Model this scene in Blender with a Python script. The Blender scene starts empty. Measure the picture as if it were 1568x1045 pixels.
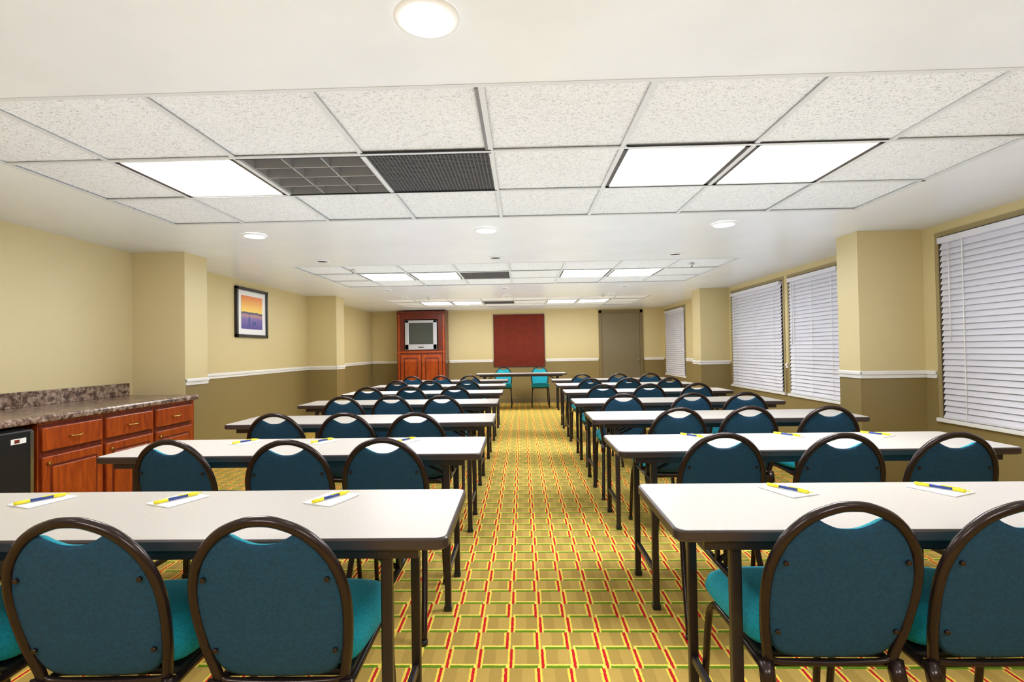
import bpy, bmesh, math, random
from mathutils import Vector, Matrix
random.seed(4)
S=bpy.context.scene
COL=S.collection
# ------------------------------------------------------------------ materials
def newmat(n):
    m=bpy.data.materials.new(n); m.use_nodes=True
    nt=m.node_tree; b=nt.nodes['Principled BSDF']; return m,nt,b
def mat(n,c,r=.5,metal=0,emit=None,es=0,noise=0,nscale=20,bump=0,bscale=200,spec=.5):
    m,nt,b=newmat(n)
    b.inputs['Base Color'].default_value=(*c,1); b.inputs['Roughness'].default_value=r
    b.inputs['Metallic'].default_value=metal; b.inputs['Specular IOR Level'].default_value=spec
    if emit: b.inputs['Emission Color'].default_value=(*emit,1); b.inputs['Emission Strength'].default_value=es
    g=nt.nodes.new('ShaderNodeTexCoord')
    if noise:
        t=nt.nodes.new('ShaderNodeTexNoise'); t.inputs['Scale'].default_value=nscale; t.inputs['Detail'].default_value=6
        nt.links.new(g.outputs['Object'],t.inputs['Vector'])
        rp=nt.nodes.new('ShaderNodeValToRGB'); e=rp.color_ramp.elements
        e[0].position=.3;e[1].position=.7
        e[0].color=(*[x*(1-noise) for x in c],1); e[1].color=(*[min(1,x*(1+noise)) for x in c],1)
        nt.links.new(t.outputs['Fac'],rp.inputs['Fac']); nt.links.new(rp.outputs['Color'],b.inputs['Base Color'])
    if bump:
        t=nt.nodes.new('ShaderNodeTexNoise'); t.inputs['Scale'].default_value=bscale
        nt.links.new(g.outputs['Object'],t.inputs['Vector'])
        bp=nt.nodes.new('ShaderNodeBump'); bp.inputs['Strength'].default_value=bump; bp.inputs['Distance'].default_value=.003
        nt.links.new(t.outputs['Fac'],bp.inputs['Height']); nt.links.new(bp.outputs['Normal'],b.inputs['Normal'])
    return m
class N:
    def __init__(s,nt): s.nt=nt
    def _in(s,i,v):
        if isinstance(v,(int,float)): i.default_value=v
        else: s.nt.links.new(v,i)
    def m(s,op,a,b=0,c=0):
        n=s.nt.nodes.new('ShaderNodeMath'); n.operation=op
        s._in(n.inputs[0],a); s._in(n.inputs[1],b)
        if op in('COMPARE','SMOOTH_MIN','MULTIPLY_ADD'): s._in(n.inputs[2],c)
        return n.outputs[0]
    def mix(s,f,a,b):
        n=s.nt.nodes.new('ShaderNodeMix'); n.data_type='RGBA'
        s._in(n.inputs[0],f)
        for i,v in((6,a),(7,b)):
            if isinstance(v,tuple): n.inputs[i].default_value=(*v,1)
            else: s.nt.links.new(v,n.inputs[i])
        return n.outputs[2]
    def pos(s):
        g=s.nt.nodes.new('ShaderNodeNewGeometry'); x=s.nt.nodes.new('ShaderNodeSeparateXYZ')
        s.nt.links.new(g.outputs['Position'],x.inputs[0]); return x.outputs[0],x.outputs[1],x.outputs[2],g.outputs['Position']
    def noise(s,scale,vec=None,det=4,dist=0):
        t=s.nt.nodes.new('ShaderNodeTexNoise'); t.inputs['Scale'].default_value=scale; t.inputs['Detail'].default_value=det
        t.inputs['Distortion'].default_value=dist
        if vec: s.nt.links.new(vec,t.inputs['Vector'])
        return t.outputs['Fac']

CREAM=(.70,.585,.31); OLIVE=(.245,.18,.064)
def wallmat(n,two=True,cream=CREAM):
    m,nt,b=newmat(n); q=N(nt); x,y,z,p=q.pos()
    base=q.mix(q.m('GREATER_THAN',z,.985),OLIVE,cream) if two else q.mix(0,cream,cream)
    nz=q.noise(2.2,p,5)
    base=q.mix(q.m('MULTIPLY',nz,.2),base,(.42,.34,.16))
    nt.links.new(base,b.inputs['Base Color']); b.inputs['Roughness'].default_value=.42
    bp=nt.nodes.new('ShaderNodeBump'); bp.inputs['Strength'].default_value=.15; bp.inputs['Distance'].default_value=.002
    nt.links.new(q.noise(160,p),bp.inputs['Height']); nt.links.new(bp.outputs['Normal'],b.inputs['Normal'])
    return m
M_wall=wallmat('wall_paint_two_tone'); M_wallc=wallmat('wall_paint_cream',False,(.76,.65,.38))
M_ceil=mat('ceiling_paint',(.75,.77,.80),.28,noise=.03,nscale=3,bump=.06,bscale=14)
M_white=mat('white_trim',(.88,.88,.88),.35)
M_grid=mat('ceiling_tbar',(.64,.655,.675),.4)
M_dark=mat('shadow_gap',(.02,.02,.022),.8)
M_gapg=mat('tile_gap_grey',(.22,.22,.23),.8)
M_emit=mat('light_lens',(1,1,1),.5,emit=(.98,.99,1),es=27)
M_can=mat('can_light_lens',(1,1,1),.5,emit=(1,.99,.97),es=38)
M_frame=mat('chair_bronze',(.030,.017,.016),.22,metal=.4)
M_back_shade=mat('fabric_teal_shaded',(.001,.050,.112),.75,noise=.3,nscale=120,bump=.5,bscale=500)  # seat teal with the shade on the backrest's rear put into its colour
M_seat=mat('fabric_teal',(.0,.33,.43),.8,noise=.2,nscale=120,bump=.5,bscale=500)
M_lam=mat('table_laminate',(.555,.52,.495),.36,noise=.05,nscale=250)
M_edge=mat('table_edge_vinyl',(.045,.03,.03),.35)
M_leg=mat('table_leg_metal',(.03,.022,.022),.35,metal=.3)
M_paper=mat('paper',(.9,.9,.92),.6)
M_yel=mat('pen_yellow',(.85,.75,.02),.4)
M_blue=mat('pen_blue',(.02,.05,.25),.3)
M_brass=mat('brass',(.6,.4,.12),.25,metal=1)
M_steel=mat('steel',(.5,.5,.5),.25,metal=1)
M_black=mat('black_plastic',(.012,.012,.014),.3)
M_silver=mat('tv_silver',(.5,.51,.56),.35,metal=.3)
M_screen=mat('tv_screen',(.06,.07,.065),.12)
M_red=mat('red_panel',(.17,.02,.007),.6,noise=.15,nscale=8,spec=.2)
M_redtrim=mat('red_panel_trim',(.1,.008,.006),.4)
M_door=mat('door_paint',(.2,.165,.095),.4)
M_doorf=mat('door_frame_paint',(.2,.15,.07),.4)
M_blind=mat('blind_slat',(.76,.76,.85),.4)
M_cas=mat('window_casing',(.36,.29,.14),.5)
M_darkw=mat('window_dark_frame',(.05,.035,.03),.5)
M_glass=mat('night_glass',(.03,.035,.05),.05)
def wood(n,c1,c2,rough=.3):
    m,nt,b=newmat(n); q=N(nt)
    g=nt.nodes.new('ShaderNodeTexCoord'); mp=nt.nodes.new('ShaderNodeMapping'); mp.inputs['Scale'].default_value=(9,9,1.2)
    nt.links.new(g.outputs['Object'],mp.inputs['Vector'])
    f=q.noise(3,mp.outputs[0],7,1.5)
    f=q.m('MULTIPLY_ADD',f,2.4,-.7); 
    cl=nt.nodes.new('ShaderNodeClamp'); nt.links.new(f,cl.inputs[0])
    nt.links.new(q.mix(cl.outputs[0],c1,c2),b.inputs['Base Color']); b.inputs['Roughness'].default_value=rough
    return m
M_cherry=wood('cherry_wood',(.22,.026,.003),(.45,.08,.007))
M_mahog=wood('mahogany_wood',(.08,.010,.005),(.17,.022,.008))
def counter():
    m,nt,b=newmat('counter_laminate'); q=N(nt); x,y,z,p=q.pos()
    n1=q.noise(26,p,8,.6); n2=q.noise(75,p,4)
    rp=nt.nodes.new('ShaderNodeValToRGB'); el=rp.color_ramp.elements
    el[0].position=.38; el[0].color=(.07,.04,.03,1); el[1].position=.66; el[1].color=(.44,.34,.27,1)
    e=el.new(.5); e.color=(.22,.135,.10,1)
    nt.links.new(n1,rp.inputs['Fac'])
    c=q.mix(q.m('GREATER_THAN',n2,.64),rp.outputs['Color'],(.46,.38,.32))
    nt.links.new(c,b.inputs['Base Color']); b.inputs['Roughness'].default_value=.22; return m
M_count=counter()
def tile():
    m,nt,b=newmat('acoustic_tile'); q=N(nt); x,y,z,p=q.pos()
    mp=nt.nodes.new('ShaderNodeMapping'); mp.inputs['Scale'].default_value=(1,1.6,1); nt.links.new(p,mp.inputs['Vector'])
    n=q.noise(80,mp.outputs[0],1.5,1.8)
    f=q.m('MULTIPLY',q.m('GREATER_THAN',n,.60),.8)
    n3=q.noise(2,p,2)
    base=q.mix(n3,(.74,.755,.775),(.82,.835,.855))
    nt.links.new(q.mix(f,base,(.37,.375,.385)),b.inputs['Base Color']); b.inputs['Roughness'].default_value=.9
    return m
M_tile=tile()
def carpet():
    m,nt,b=newmat('patterned_carpet'); q=N(nt); x,y,z,p=q.pos()
    P=.125
    u=q.m('DIVIDE',x,P); v=q.m('DIVIDE',y,P*1.02)
    wob=q.noise(60,p,2); u=q.m('ADD',u,q.m('MULTIPLY_ADD',wob,.05,-.025)); v=q.m('ADD',v,q.m('MULTIPLY_ADD',wob,.05,-.025))
    r=q.m('FLOOR',v); ro=q.m('FLOORED_MODULO',r,2)
    us=q.m('ADD',u,q.m('MULTIPLY',ro,.15))
    fu=q.m('FRACT',us); fv=q.m('FRACT',v); cu=q.m('FLOOR',us); co=q.m('FLOORED_MODULO',cu,2)
    du=q.m('ABSOLUTE',q.m('SUBTRACT',fu,.5))
    red=q.m('LESS_THAN',du,.045); yl=q.m('LESS_THAN',du,.115)
    uo=q.m('FRACT',q.m('ADD',u,.5)); dg=q.m('ABSOLUTE',q.m('SUBTRACT',uo,.47))
    gr=q.m('MULTIPLY',q.m('LESS_THAN',fv,.13),q.m('LESS_THAN',dg,.37))
    gy=q.m('MULTIPLY',q.m('LESS_THAN',fv,.21),q.m('LESS_THAN',dg,.45))
    n=q.noise(350,p,3); n2=q.noise(140,p,2)
    base=q.mix(n,(.26,.15,.03),(.80,.56,.15))
    chk=q.m('COMPARE',co,ro,.1)
    base=q.mix(q.m('MULTIPLY',chk,.25),base,(.2,.13,.025))
    base=q.mix(yl,base,(.92,.70,.10))
    base=q.mix(gy,base,(.92,.74,.14))
    base=q.mix(gr,base,(.12,.26,.01))
    base=q.mix(red,base,(.60,.008,.02))
    base=q.mix(q.m('MULTIPLY',n2,.12),base,(.25,.17,.05))
    nt.links.new(base,b.inputs['Base Color']); b.inputs['Roughness'].default_value=.95; b.inputs['Specular IOR Level'].default_value=.1
    bp=nt.nodes.new('ShaderNodeBump'); bp.inputs['Strength'].default_value=.5; bp.inputs['Distance'].default_value=.004
    nt.links.new(n,bp.inputs['Height']); nt.links.new(bp.outputs['Normal'],b.inputs['Normal'])
    return m
M_carpet=carpet()
def art():
    m,nt,b=newmat('sunset_print'); q=N(nt); x,y,z,p=q.pos()
    f=q.m('DIVIDE',q.m('SUBTRACT',z,1.55),.42); f=q.m('ADD',f,q.m('MULTIPLY_ADD',q.noise(7,p),.08,-.04))
    rp=nt.nodes.new('ShaderNodeValToRGB'); el=rp.color_ramp.elements
    el[0].position=0; el[0].color=(.06,.05,.3,1); el[1].position=1; el[1].color=(.80,.20,.05,1)
    for ps,c in((.3,(.16,.10,.4)),(.42,(.45,.22,.22)),(.46,(.03,.02,.08)),(.50,(.03,.02,.08)),(.52,(.95,.65,.06)),(.75,(.9,.42,.04))):
        e=el.new(ps); e.color=(*c,1)
    nt.links.new(f,rp.inputs['Fac']); nt.links.new(rp.outputs['Color'],b.inputs['Base Color']); b.inputs['Roughness'].default_value=.3
    return m
M_art=art()
# ------------------------------------------------------------------ builder
def catmull(pts,n=6):
    P=[Vector(p) for p in pts]; P=[2*P[0]-P[1]]+P+[2*P[-1]-P[-2]]; out=[]
    for i in range(1,len(P)-2):
        a,b,c,d=P[i-1:i+3]
        for k in range(n):
            t=k/n
            out.append(.5*((2*b)+(c-a)*t+(2*a-5*b+4*c-d)*t*t+(3*b-a-3*c+d)*t**3))
    out.append(P[-2]); return out
class MB:
    def __init__(s): s.bm=bmesh.new(); s.mats=[]
    def mi(s,m):
        if m not in s.mats: s.mats.append(m)
        return s.mats.index(m)
    def box(s,x0,x1,y0,y1,z0,z1,m,bev=0,rot=None):
        bm=s.bm; i=s.mi(m)
        vs=[bm.verts.new((x,y,z)) for x in(x0,x1) for y in(y0,y1) for z in(z0,z1)]
        fs=[bm.faces.new([vs[k] for k in f]) for f in((0,1,3,2),(4,6,7,5),(0,4,5,1),(2,3,7,6),(0,2,6,4),(1,5,7,3))]
        for f in fs: f.material_index=i
        if rot:
            c=Vector(((x0+x1)/2,(y0+y1)/2,(z0+z1)/2)); bmesh.ops.rotate(bm,verts=vs,cent=c,matrix=rot)
        if bev:
            r=bmesh.ops.bevel(bm,geom=list({e for f in fs for e in f.edges}),offset=bev,segments=2,affect='EDGES',profile=.5)
            for f in r['faces']: f.material_index=i
    def tube(s,pts,r,m,seg=10,smooth=True,caps=True):
        bm=s.bm; i=s.mi(m); P=[Vector(p) for p in pts]; rings=[]
        t0=(P[1]-P[0]).normalized(); up=Vector((0,0,1)) if abs(t0.z)<.9 else Vector((1,0,0))
        nrm=t0.cross(up).normalized()
        for k,p in enumerate(P):
            t=(P[min(k+1,len(P)-1)]-P[max(k-1,0)]).normalized()
            nrm=(nrm-t*nrm.dot(t)).normalized(); b=t.cross(nrm)
            rings.append([bm.verts.new(p+r*(math.cos(2*math.pi*a/seg)*nrm+math.sin(2*math.pi*a/seg)*b)) for a in range(seg)])
        for A,B in zip(rings,rings[1:]):
            for a in range(seg):
                f=bm.faces.new((A[a],A[(a+1)%seg],B[(a+1)%seg],B[a])); f.material_index=i; f.smooth=smooth
        if caps:
            for R in(rings[0],rings[-1]):
                f=bm.faces.new(R); f.material_index=i
    def rings(s,R,m,smooth=True,captop=None,capbot=None,mats=None):
        bm=s.bm; i=s.mi(m); V=[[bm.verts.new(p) for p in r] for r in R]; n=len(V[0])
        for k,(A,B) in enumerate(zip(V,V[1:])):
            for a in range(n):
                f=bm.faces.new((A[a],A[(a+1)%n],B[(a+1)%n],B[a])); f.material_index=s.mi(mats[k]) if mats else i; f.smooth=smooth
        if capbot: f=bm.faces.new(V[0][::-1]); f.material_index=s.mi(capbot)
        if captop: f=bm.faces.new(V[-1]); f.material_index=s.mi(captop)
    def pillow(s,outline,cen,fn,tb,tf,mb,mf):
        sc=[0.02,.35,.65,.85,.95,1.0]
        def ring(k,t): return [fn(cen[0]+(u-cen[0])*k,cen[1]+(w-cen[1])*k,t) for u,w in outline]
        R=[ring(k,-tb*(1-k**5)**.5 if k<1 else 0) for k in sc]
        R2=[ring(k,tf*(1-k**5)**.5) for k in sc[::-1][1:]]
        s.rings(R+R2,mf,mats=[mb]*(len(R)-1)+[mf]*len(R2),captop=mf,capbot=mb)
    def lathe(s,cx,cy,prof,m,seg=28,mats=None,captop=None,capbot=None,smooth=True):
        R=[[(cx+r*math.cos(2*math.pi*a/seg),cy+r*math.sin(2*math.pi*a/seg),z) for a in range(seg)] for r,z in prof]
        s.rings(R,m,mats=mats,captop=captop,capbot=capbot,smooth=smooth)
    def mesh(s,name):
        bmesh.ops.recalc_face_normals(s.bm,faces=s.bm.faces[:])
        me=bpy.data.meshes.new(name); s.bm.to_mesh(me); s.bm.free()
        for m in s.mats: me.materials.append(m)
        return me
    def obj(s,name,loc=(0,0,0),rz=0):
        return inst(name,s.mesh(name),loc,rz)
def inst(name,me,loc=(0,0,0),rz=0):
    o=bpy.data.objects.new(name,me); o.location=loc; o.rotation_euler=(0,0,rz); COL.objects.link(o); return o
# ------------------------------------------------------------------ room
XL,XR,YB,YF,H=-3.5,3.27,-3.2,12.15,2.16
b=MB(); b.box(XL-.2,XR+.2,YB-.2,YF+.2,-.1,0,M_carpet); b.obj('floor')
grids=[(-1.9,-.07),(1.81,3.64),(5.55,7.38),(9.25,11.08)]; GX0,GX1=-2.46,2.31
b=MB(); ys=[YB-.2]+[v for g in grids for v in g]+[YF+.2]
for k in range(0,len(ys),2): b.box(XL-.2,XR+.2,ys[k],ys[k+1],H,H+.12,M_ceil)
for g in grids:
    b.box(XL-.2,GX0,g[0],g[1],H,H+.12,M_ceil); b.box(GX1,XR+.2,g[0],g[1],H,H+.12,M_ceil)
    b.box(GX0,GX1,g[0],g[1],H+.1,H+.12,M_dark)
b.obj('ceiling')
xl=[GX0]+[-1.96+.61*k for k in range(8)]
special={0:'lightp',1:'lightp',2:'vent',4:'lightp',5:'lightp'}
def light_panel(x0,x1,y0,y1):
    b=MB(); z=H+.008
    b.box(x0,x1,y0,y1,z+.03,z+.05,M_white)
    for a in((x0,x0+.022,y0,y1),(x1-.022,x1,y0,y1),(x0,x1,y0,y0+.022),(x0,x1,y1-.022,y1)): b.box(*a,z-.006,z+.03,M_darkw if a[1]-a[0]<.03 else M_white)  # dark side rails: shadow along the fixture edge put in as colour
    b.box(x0+.022,x1-.022,y0+.022,y1-.022,z,z+.03,M_emit)
    b.obj('ceiling_light_panel')
for gi,g in enumerate(grids):
    b=MB(); d=.61
    for j in range(3):
        y0=g[0]+d*j; y1=y0+d
        for i in range(8):
            x0=xl[i]; x1=xl[i+1] if i<7 else GX1
            k=i-1
            if x1-x0<.05: continue
            if j==1 and k in special:
                e=.013
                t=special[k]
                if gi==1 and k==1: t='louver'
                if t=='lightp': light_panel(x0+e,x1-e,y0+e,y1-e)
                elif t=='louver':
                    L=MB(); z0=H+.004
                    L.box(x0+e,x1-e,y0+e,y1-e,H+.085,H+.095,mat('louver_back',(.16,.16,.17),.4,metal=.5))
                    MG=mat('louver_grey',(.42,.42,.43),.3,metal=.4)
                    for q in range(4):
                        xx=x0+e+.004+(x1-x0-2*e-.008)*q/3; L.box(xx-.003,xx+.003,y0+e,y1-e,z0,z0+.075,MG)
                    for q in range(5):
                        yy=y0+e+.004+(y1-y0-2*e-.008)*q/4; L.box(x0+e,x1-e,yy-.003,yy+.003,z0,z0+.075,MG)
                    L.obj('ceiling_louver_fixture')
                else:
                    L=MB(); MV=mat('vent_grille',(.10,.10,.105),.5)
                    L.box(x0+e,x1-e,y0+e,y1-e,H+.05,H+.06,M_dark)
                    nb=30
                    for q in range(nb+1):
                        xx=x0+e+.002+(x1-x0-2*e-.004)*q/nb; L.box(xx-.0025,xx+.0025,y0+e,y1-e,H+.004,H+.012,MV)
                        yy=y0+e+.002+(y1-y0-2*e-.004)*q/nb; L.box(x0+e,x1-e,yy-.0025,yy+.0025,H+.004,H+.012,MV)
                    L.obj('ceiling_air_vent')
                continue
            dz=random.uniform(0,.006)
            b.box(x0+.003,x1-.003,y0+.003,y1-.003,H+.006+dz,H+.02+dz,M_tile)
    for x in xl[:-1] : b.box(x-.011,x+.011,g[0],g[1],H-.001,H+.005,M_grid)
    b.box(GX1-.02,GX1+.004,g[0],g[1],H-.002,H+.005,M_grid)
    for j in range(4):
        yy=g[0]+d*j; b.box(GX0,GX1,yy-.011,yy+.011,H-.002,H+.004,M_grid)
        if gi==1 and j in(1,2): b.box(-1.35,-.13,yy-.02 if j==2 else yy+.011,yy-.011 if j==2 else yy+.02,H-.0025,H+.004,M_dark)  # dark strips drawing the shadow at louver and vent edges
    if gi==1:
        b.box(-.155,-.141,g[0]+.02,g[0]+d,H-.0015,H+.004,M_gapg)
        b.box(-.74,-.13,g[0]+d-.02,g[0]+d-.011,H-.0025,H+.003,M_dark)  # shadow at the vent's near edge, drawn as a dark strip
        for yy in(g[0]+d,g[0]+2*d):
            b.box(.5,1.68,yy-.0135,yy-.011,H-.0025,H+.003,M_dark)  # shadow along the light panels put in as thin dark strips
    b.obj('ceiling_tile_grid')
def can(x,y,r,on):
    b=MB(); z=H
    b.lathe(x,y,[(r*1.32,z-.001),(r*1.3,z-.007),(r*1.07,z-.012),(r*1.03,z-.004),(r,z-.003)],M_white)
    if on: b.lathe(x,y,[(r,z-.004),(r*.7,z-.010),(r*.3,z-.014)],M_can,captop=M_can)
    else: b.lathe(x,y,[(r,z-.006),(r*.8,z-.002)],M_dark,captop=M_dark)
    b.obj('recessed_downlight')
for x,y,r,on in((-.25,1.43,.07,1),(-2.08,4.02,.07,1),(-.26,4.0,.07,1),(1.54,3.98,.07,1),(-2.0,5.2,.055,0),(-.25,5.2,.055,0),(1.53,5.2,.055,0),
   (-2.0,7.75,.055,0),(-.25,7.75,.055,0),(1.53,7.75,.055,0),(-.25,8.9,.055,0),(-2.0,8.9,.055,0),(1.53,8.9,.055,0),(-1.9,.7,.07,1),(1.5,.7,.07,1),(-.26,-2.6,.07,1)):
    can(x,y,r,on)
for x,y in((-1.9,5.85),(1.9,5.85),(-1.6,9.0),(1.4,9.0)):
    b=MB(); b.lathe(x,y,[(.03,H-.0025),(.028,H-.01),(.008,H-.012),(.008,H-.03),(.014,H-.032),(.014,H-.035)],M_steel,captop=M_steel); b.obj('sprinkler_head')

def wall(name,a,m=M_wall):
    b=MB(); b.box(*a,m); b.obj(name)
wall('wall_left',(XL-.15,XL,4.75,YF,0,H)); wall('wall_left_cream',(XL-.15,XL,YB,4.75,0,H),M_wallc)
wall('wall_back',(XL-.15,XR+.15,YF,YF+.15,0,H)); wall('wall_front',(XL-.15,XR+.15,YB-.15,YB,0,H))
wins=[(2.35,4.17),(5.42,6.47),(6.62,8.2),(10.55,11.95)]; WZ0,WZ1=.65,2.06
b=MB(); y=YB
for a,c in wins:
    b.box(XR,XR+.15,y,a,0,H,M_wall); b.box(XR,XR+.15,a,c,0,WZ0,M_wall); b.box(XR,XR+.15,a,c,WZ1,H,M_wall); y=c
b.box(XR,XR+.15,y,YF,0,H,M_wall); b.obj('wall_right')
for i,(a,c) in enumerate(wins):
    b=MB(); x=XR+.09
    b.box(x+.03,x+.035,a,c,WZ0,WZ1,M_glass)
    for q in((a,a+.04,WZ0,WZ1),(c-.04,c,WZ0,WZ1),((a+c)/2-.02,(a+c)/2+.02,WZ0,WZ1),(a,c,WZ0,WZ0+.04),(a,c,WZ1-.04,WZ1)): b.box(x,x+.05,*q,M_darkw)
    for q in((a-.035,a,WZ0-.035,WZ1+.035),(c,c+.035,WZ0-.035,WZ1+.035),(a,c,WZ1,WZ1+.035)): b.box(XR-.008,XR-.001,*q,M_cas)
    for q in((a,a+.018,WZ0,WZ1),(c-.018,c,WZ0,WZ1),(a,c,WZ1-.012,WZ1)): b.box(XR-.002,XR+.09,*q,M_darkw)
    b.box(XR-.03,XR-.001,a-.04,c+.04,WZ0-.03,WZ0,M_white,.004)
    b.obj('window_%d'%(i+1))
    b=MB(); x=XR-.015; A=a+.022; C=c-.035
    b.box(x-.03,x+.035,A,C,WZ1-.06,WZ1-.014,M_blind,.004)
    n=30; z=WZ1-.085
    rot=Matrix.Rotation(math.radians(23),3,'Y')
    sp=(WZ1-.085-WZ0-.04)/(n-1)
    for k in range(n): 
        zz=z-k*sp; b.box(x-.0015,x+.0015,A,C,zz-.0255,zz+.0255,M_blind,rot=rot)
    b.box(x-.014,x+.014,A,C,WZ0+.004,WZ0+.022,M_blind,.003)
    for t in(.12,.5,.88):
        yy=A+(C-A)*t; b.box(x-.016,x-.015,yy-.004,yy+.004,WZ0+.02,WZ1-.05,M_white)
    b.tube([(x-.024,C-.1,WZ1-.06),(x-.026,C-.1,WZ0+.6)],.004,M_white,6)
    b.obj('window_blind')
cols={'column_left':(XL+.0005,-3.02,4.6,4.93),'x1':(XL+.0005,-3.02,8.43,8.8),'x2':(2.75,XR-.0005,4.34,4.62),'x3':(2.82,XR-.0005,8.33,8.7)}
for k,(x0,x1,y0,y1) in cols.items():
    b=MB(); b.box(x0,x1,y0,y1,0,H-.0005,M_wall)
    if k=='column_left': b.box(x0,x1,y0-.004,y0,0,H-.0005,M_wallc)
    b.obj('wall_column')
RZ0,RZ1=.955,1.015
def rail(n,p,q,side):
    b=MB(); nx,ny=side
    for t,z0,z1 in((.012,RZ0,RZ1),(.022,RZ0+.03,RZ1-.006)):
        x0,x1=sorted((p[0],q[0])); y0,y1=sorted((p[1],q[1]))
        if nx>0:x1+=t
        if nx<0:x0-=t
        if ny<0:y0-=t
        b.box(x0,x1,y0,y1,z0,z1,M_white,.003)
    b.obj(n)
k=1
for p,q,s in(((-3.02,4.6),(-3.02,4.93),(1,0)),((XL,4.93),(XL,8.43),(1,0)),((XL,8.43),(-3.02,8.43),(0,-1)),((-3.02,8.41),(-3.02,8.8),(1,0)),((XL,8.8),(XL,YF),(1,0)),
   ((-3.5,YF),(-2.83,YF),(0,-1)),((-1.69,YF),(-.68,YF),(0,-1)),((.55,YF),(1.76,YF),(0,-1)),((2.81,YF),(XR,YF),(0,-1)),
   ((2.75,4.34),(XR,4.34),(0,-1)),((2.75,4.32),(2.75,4.62),(-1,0)),((2.82,8.33),(XR,8.33),(0,-1)),((2.82,8.31),(2.82,8.7),(-1,0)),
   ((XR,4.22),(XR,4.32),(-1,0)),((XR,4.62),(XR,5.37),(-1,0)),((XR,6.52),(XR,6.57),(-1,0)),((XR,8.7),(XR,10.5),(-1,0))):
    rail('trim_%d'%k,p,q,s); k+=1
for n,a in(('baseboard_left',(XL,XL+.012,4.95,YF,0,.1)),('baseboard_back',(XL,XR,YF-.012,YF,0,.1)),('baseboard_right',(XR-.012,XR,YB,YF,0,.1))):
    b=MB(); b.box(*a,M_doorf); b.obj(n)
# ------------------------------------------------------------------ banquet chair
def make_chair():
    b=MB()
    def bp(u,w,t=0):
        return Vector((u*.97,-.13-w*.25+t*.97,.43+w*.955+t*.25))
    right=[(.162,.0),(.178,.09),(.187,.19),(.182,.27),(.155,.345),(.105,.402),(.045,.431),(0,.437)]
    left=[(-u,w) for u,w in right[:-1]]
    arch2=left+right[::-1]
    path=[Vector((-.185,-.29,.008)),Vector((-.170,-.19,.22)),Vector((-.160,-.135,.38))]+[bp(u,w) for u,w in arch2[0:]]+[Vector((.160,-.135,.38)),Vector((.170,-.19,.22)),Vector((.185,-.29,.008))]
    b.tube(catmull(path,5),.0128,M_frame,10)
    o=[(0,.0),(.09,.004),(.135,.018),(.158,.05),(.175,.1),(.184,.19),(.179,.265),(.153,.338),(.112,.389),(.085,.405),(.06,.392),(.03,.379),(0,.376)]
    out=o+[(-u,w) for u,w in o[1:-1]][::-1]
    oc=catmull([(u,w,0) for u,w in out]+[(0,0,0)],3)[:-1]
    outline=[(p.x,p.y) for p in oc]
    b.pillow(outline,(0,.2),bp,.010,.034,M_back_shade,M_seat)
    for u,w in((.15,.29),(-.15,.29),(.15,.09),(-.15,.09)):
        c=bp(u,w,-.008); d=bp(u,w,-.015); b.tube([c,d],.006,M_frame,8)
    b.tube(catmull([bp(-.158,.0),bp(-.13,-.012),bp(0,-.018),bp(.13,-.012),bp(.158,.0)],4),.008,M_frame,8)
    s=[(0,-.105),(.10,-.103),(.155,-.09),(.178,-.05),(.190,.05),(.196,.16),(.190,.235),(.160,.272),(.09,.288),(0,.291)]
    out=s+[(-u,w) for u,w in s[1:-1]][::-1]
    oc=catmull([(u,w,0) for u,w in out]+[(0,-.105,0)],3)[:-1]
    b.pillow([(p.x,p.y) for p in oc],(0,.09),lambda u,w,t:Vector((u,w,.452+t)),.032,.066,M_seat,M_seat)
    b.box(-.165,.165,-.09,.265,.405,.424,M_black,.006)
    for sgn in(-1,1):
        b.tube(catmull([(sgn*.163,-.14,.40),(sgn*.165,-.05,.405),(sgn*.168,.16,.408),(sgn*.172,.225,.385),(sgn*.178,.25,.30),(sgn*.184,.285,.008)],5),.0115,M_frame,10)
        b.tube([(sgn*.184,.285,0),(sgn*.184,.285,.02)],.015,M_black,10)
        b.tube([(sgn*.185,-.29,0),(sgn*.184,-.287,.02)],.016,M_black,10)
        b.tube([(sgn*.163,-.15,.36),(sgn*.163,-.13,.425)],.019,M_frame,10)
    b.tube([(-.168,.12,.405),(.168,.12,.405)],.010,M_frame,8)
    b.tube([(-.163,-.10,.40),(.163,-.10,.40)],.010,M_frame,8)
    return b.mesh('banquet_chair')
CH=make_chair()
def chair(x,dtop,rz=0): inst('banquet_chair',CH,(x,dtop+.24,0),math.radians(rz))
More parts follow.
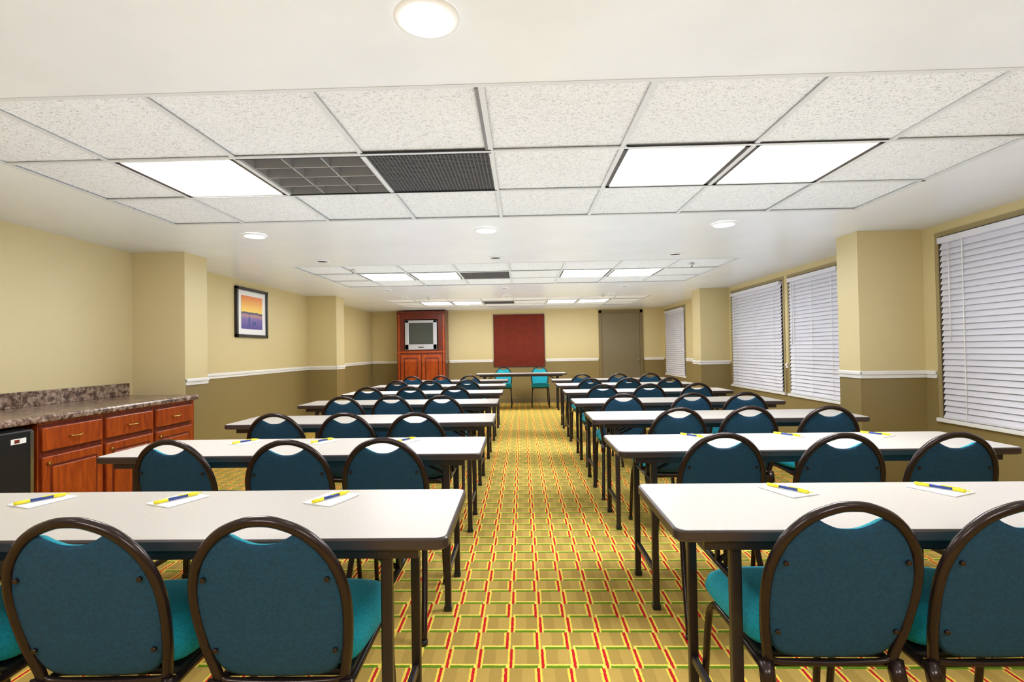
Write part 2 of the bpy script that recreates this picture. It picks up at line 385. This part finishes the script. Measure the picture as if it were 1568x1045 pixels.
# ------------------------------------------------------------------ seminar table
def rrect(x0,x1,y0,y1,r,n=5):
    o=[]
    for cx,cy,a0 in((x1-r,y1-r,0),(x0+r,y1-r,90),(x0+r,y0+r,180),(x1-r,y0+r,270)):
        for k in range(n+1):
            a=math.radians(a0+90*k/n); o.append((cx+r*math.cos(a),cy+r*math.sin(a)))
    return o
def make_table(L=1.84,D=.485):
    b=MB(); x,y=L/2,D/2
    def ring(ins,z): return [(px,py,z) for px,py in rrect(-x+ins,x-ins,-y+ins,y-ins,.03-ins*.5)]
    b.rings([ring(.006,.718),ring(0,.723),ring(0,.745),ring(.004,.7495),ring(.007,.750)],M_edge,captop=M_lam,capbot=M_edge,smooth=False)
    for yy in(-y+.035,y-.035): b.box(-x+.08,x-.08,yy-.012,yy+.012,.69,.718,M_leg,.002)
    for sx in(-1,1):
        lx=sx*(x-.17)
        for yy in(-y+.055,y-.055):
            b.box(lx-.015,lx+.015,yy-.013,yy+.013,.012,.70,M_leg,.004)
            b.box(lx-.018,lx+.018,yy-.017,yy+.017,0,.025,M_black,.003)
        b.box(lx-.012,lx+.012,-y+.055,y-.055,.675,.70,M_leg,.003)
        b.box(lx-.010,lx+.010,-y+.055,y-.055,.16,.185,M_leg,.003)
        b.box(lx-.02,lx+.02,-y+.02,-y+.075,.695,.718,M_leg,.003)
        for yy in(-.06,.06):
            b.tube([(lx,yy,.685),(lx,yy,.60)],.008,M_leg,8)
            b.tube([(lx,yy,.60),(lx-sx*.20,yy*.6,.70)],.008,M_leg,8)
        b.tube([(lx,-y+.06,.595),(lx,y-.06,.595)],.009,M_leg,8)
        b.box(lx-sx*.22-.02,lx-sx*.22+.02,-.06,.06,.695,.718,M_leg)
    return b.mesh('seminar_table')
TB=make_table()
def table(x0,y0,L=1.84,D=.485,rz=0): inst('seminar_table',TB,(x0+L/2,y0+D/2,0),math.radians(rz))
Ld=[1.335,2.43,3.5,4.72,5.88,7.05,8.2]; Rd=[1.385,2.45,3.54,4.63,5.78,6.95,8.1]
for k,d in enumerate(Ld): table(-2.04-(.03 if k>2 else 0),d,rz=(.3,.4,.2,-.3,.2,0,.3)[k])
for k,d in enumerate(Rd): table((.397,.442,.47,.46,.47,.46,.46)[k],d,rz=(-.2,.3,-.2,.2,0,.3,-.2)[k])
LC=[(1.18,(-1.52,-1.06,-.61)),(2.24,(-1.55,-1.04,-.61)),(3.2,(-1.56,-1.1,-.66)),(4.42,(-1.53,-1.12,-.67)),(5.58,(-1.67,-1.2,-.74)),(6.75,(-1.62,-1.18,-.72)),(7.9,(-1.66,-1.23,-.79))]
RC=[(1.265,(.775,1.185,1.66)),(2.27,(.87,1.36,1.82)),(3.3,(.96,1.42,1.9)),(4.35,(.84,1.38,1.84)),(5.5,(.84,1.33,1.82)),(6.68,(.86,1.36,1.85)),(7.84,(.88,1.43,1.9))]
for rows in(LC,RC):
    for d,xs in rows:
        for x in xs: chair(x,d+random.uniform(-.03,.02) if d>1.5 else d,random.uniform(-4,4) if d>1.5 else random.uniform(-2,2))
table(-.95,10.55); 
for x in(-.42,.38): inst('banquet_chair',CH,(x,11.36,0),math.radians(180))
# ------------------------------------------------------------------ pads and pens
def make_pad():
    b=MB(); b.box(-.055,.055,-.07,.07,0,.004,M_paper,.001); return b.mesh('notepad')
def make_pen():
    b=MB()
    b.tube([(-.07,0,.006),(-.03,0,.006)],.0055,M_yel,8); b.tube([(-.03,0,.006),(.03,0,.006)],.005,M_blue,8)
    b.tube([(.03,0,.006),(.062,0,.006)],.0055,M_yel,8); b.tube([(.062,0,.006),(.075,0,.006)],.002,M_yel,8)
    b.box(.0,.05,-.0015,.0015,.010,.013,M_yel)
    return b.mesh('ballpoint_pen')
PAD=make_pad(); PEN=make_pen()
def pad(x,y,s=1):
    a=random.uniform(-.5,-.3)*s; inst('notepad',PAD,(x,y,.7505),a)
    inst('ballpoint_pen',PEN,(x,y-.005,.755),1.0 if s>0 else -.9)
for x in(-1.60,-1.14,-.63): pad(x,1.70,1)
for x in(.87,1.36,1.84): pad(x,1.76,-1)
for x in(-1.5,-1.08,-.63): pad(x,2.79)
for x in(.90,1.40,1.86): pad(x,2.83,-1)
# ------------------------------------------------------------------ counter cabinet
b=MB()
FX=-2.88; C0,C1=1.2,4.53
segs=[3.02,3.50,3.99,4.47]
b.box(XL+.003,FX,3.02,4.5,.09,.84,M_cherry); b.box(XL+.003,FX-.06,3.02,4.5,0,.09,M_black)
b.box(XL+.003,FX,1.9,2.38,.0,.84,M_cherry); b.box(XL+.003,FX,1.22,1.9,.0,.84,M_cherry)
def panel(y0,y1,z0,z1,raised=True):
    x=FX
    b.box(x,x+.018,y0,y1,z0,z1,M_cherry,.005)
    if raised:
        for a in((y0+.045,y1-.045,z0+.05,z1-.05),): 
            b.box(x+.018,x+.020,a[0],a[1],a[2],a[3],M_mahog)
            b.box(x+.018,x+.026,a[0]+.014,a[1]-.014,a[2]+.014,a[3]-.014,M_cherry,.006)
for y0,y1 in zip(segs,segs[1:]):
    b.box(FX,FX+.003,y0+.008,y1-.008,.10,.825,M_mahog)
    panel(y0+.02,y1-.02,.665,.805,False); panel(y0+.02,y1-.02,.12,.63)
    c=(y0+y1)/2
    b.tube(catmull([(FX+.018,c-.04,.735),(FX+.04,c-.035,.733),(FX+.045,c,.731),(FX+.04,c+.035,.733),(FX+.018,c+.04,.735)],4),.005,M_brass,8)
    b.tube([(FX+.018,y0+.05,.59),(FX+.04,y0+.05,.59)],.009,M_brass,10)
b.box(XL+.003,FX+.035,C0,C1,.84,.882,M_count,.012)
b.box(XL+.003,XL+.025,C0,C1,.882,.99,M_count,.004)
b.obj('counter_cabinet')
b=MB(); b.box(XL+.05,FX-.03,2.42,2.98,.0,.82,M_black,.01); b.box(FX-.028,FX+.02,2.42,2.98,.03,.815,M_black,.012)
b.box(FX+.02,FX+.022,2.84,2.93,.74,.77,M_paper); b.box(FX+.02,FX+.0225,2.86,2.89,.745,.765,M_red)
b.box(FX+.02,FX+.024,2.955,2.975,.05,.80,M_steel,.001)
b.obj('mini_refrigerator')
# ------------------------------------------------------------------ framed picture
b=MB(); x=XL+.002; y0,y1,z0,z1=6.26,7.04,1.44,2.07; w=.038
for a in((y0,y1,z0,z0+w),(y0,y1,z1-w,z1),(y0,y0+w,z0,z1),(y1-w,y1,z0,z1)): b.box(x,x+.035,*a,M_black,.004)
b.box(x,x+.015,y0+w,y1-w,z0+w,z1-w,M_white)
b.box(x+.015,x+.018,y0+.13,y1-.13,z0+.11,z1-.10,M_art)
b.box(x+.018,x+.019,y0+.30,y0+.34,1.58,1.70,M_blue); b.box(x+.018,x+.019,y0+.40,y0+.48,1.60,1.65,M_blue); b.box(x+.018,x+.019,y0+.315,y0+.325,1.70,1.76,M_blue)
b.obj('framed_picture')
# ------------------------------------------------------------------ TV armoire
b=MB(); ax0,ax1,ay0,ay1=-2.80,-1.71,11.65,12.135
T=2.135
b.box(ax0,ax0+.17,ay0,ay1,.0,T,M_mahog); b.box(ax1-.17,ax1,ay0,ay1,.0,T,M_mahog)
b.box(ax0+.17,ax1-.17,ay0,ay1,1.95,T,M_mahog); b.box(ax0+.17,ax1-.17,ay0,ay1,0,1.27,M_mahog); b.box(ax0+.17,ax1-.17,ay1-.03,ay1,1.27,1.95,M_black)
b.box(ax0,ax1,ay0-.03,ay0,T-.06,T,M_mahog,.005); b.box(ax0,ax1,ay0-.025,ay0,1.20,1.235,M_cherry,.004)
for xx in(ax0+.02,ax1-.06): b.box(xx,xx+.04,ay0-.012,ay0,.05,T-.07,M_cherry,.003)
cx=(ax0+ax1)/2
for s in((ax0+.08,cx-.012),(cx+.012,ax1-.08)):
    b.box(s[0],s[1],ay0-.018,ay0,.12,1.16,M_cherry,.005)
    b.box(s[0]+.07,s[1]-.07,ay0-.020,ay0-.018,.2,1.09,M_mahog)
    b.box(s[0]+.095,s[1]-.095,ay0-.028,ay0-.018,.23,1.06,M_cherry,.006)
for t in(-.04,.04): b.tube([(cx+t,ay0-.018,.95),(cx+t,ay0-.04,.95)],.012,M_brass,8)
b.obj('tv_armoire')
b=MB(); t0,t1,zz0,zz1=-2.615,-1.9,1.272,1.93; y=ay0-.03
for a in((t0,t1,zz0,zz0+.12),(t0,t1,zz1-.06,zz1),(t0,t0+.085,zz0,zz1),(t1-.085,t1,zz0,zz1)): b.box(a[0],a[1],y,y+.06,a[2],a[3],M_silver,.008)
b.box(t0+.08,t1-.08,y+.02,y+.06,zz0+.115,zz1-.055,M_screen,.006)
b.box(t0+.05,t1-.05,y+.06,y+.36,zz0+.03,zz1-.05,M_black,.03)
b.box(t0+.3,t0+.42,y-.003,y,zz0+.04,zz0+.06,M_black)
b.obj('crt_television')
b=MB(); y=YF-.002; b.box(-.66,.53,y-.02,y,.84,2.06,M_red,.003)
for a in((-.66,.53,2.04,2.06),(-.66,.53,.84,.86),(-.66,-.64,.84,2.06),(.51,.53,.84,2.06)): b.box(a[0],a[1],y-.028,y-.02,a[2],a[3],M_redtrim,.002)
b.obj('red_notice_board')
b=MB(); y=YF-.002
for a in((1.78,1.85,0,2.12),(2.72,2.79,0,2.12),(1.78,2.79,2.05,2.12)): b.box(a[0],a[1],y-.035,y,a[2],a[3],M_doorf,.004)
b.box(1.853,2.717,y-.02,y,.008,2.047,M_door,.002)
b.tube([(2.66,y-.02,.97),(2.66,y-.06,.97)],.012,M_steel,10); b.tube([(2.66,y-.055,.97),(2.66,y-.085,.97)],.028,M_steel,14)
b.obj('door_1')
# ------------------------------------------------------------------ added upward fill light for the ceiling, not a fixture of the room
def add_fill_light(x,y,sx,sy,z,p):
    l=bpy.data.lights.new('added_ceiling_fill','AREA'); l.shape='RECTANGLE'; l.size=sx; l.size_y=sy; l.energy=p; l.color=(.86,.93,1)
    o=bpy.data.objects.new('added_ceiling_fill',l); o.location=(x,y,z); o.rotation_euler=(math.pi,0,0); COL.objects.link(o)
add_fill_light(-.1,5.2,5.4,13,1.0,150)
# ------------------------------------------------------------------ camera
cam=bpy.data.cameras.new('camera'); co=bpy.data.objects.new('camera',cam); COL.objects.link(co)
cam.sensor_width=36; cam.lens=800/1568*36; cam.clip_start=.02
cam.shift_x=.0055
R=Matrix.Rotation(math.radians(1.7),4,'Z')@Matrix.Rotation(math.radians(91.0),4,'X')@Matrix.Rotation(math.radians(-.88),4,'Z')
co.matrix_world=Matrix.Translation((0,0,1.23))@R
S.camera=co
w=bpy.data.worlds.new('world'); S.world=w; w.use_nodes=True
w.node_tree.nodes['Background'].inputs[0].default_value=(.5,.55,.7,1); w.node_tree.nodes['Background'].inputs[1].default_value=.3
try:
    S.view_settings.view_transform='Standard'; S.view_settings.look='None'
except Exception as e: print(e)
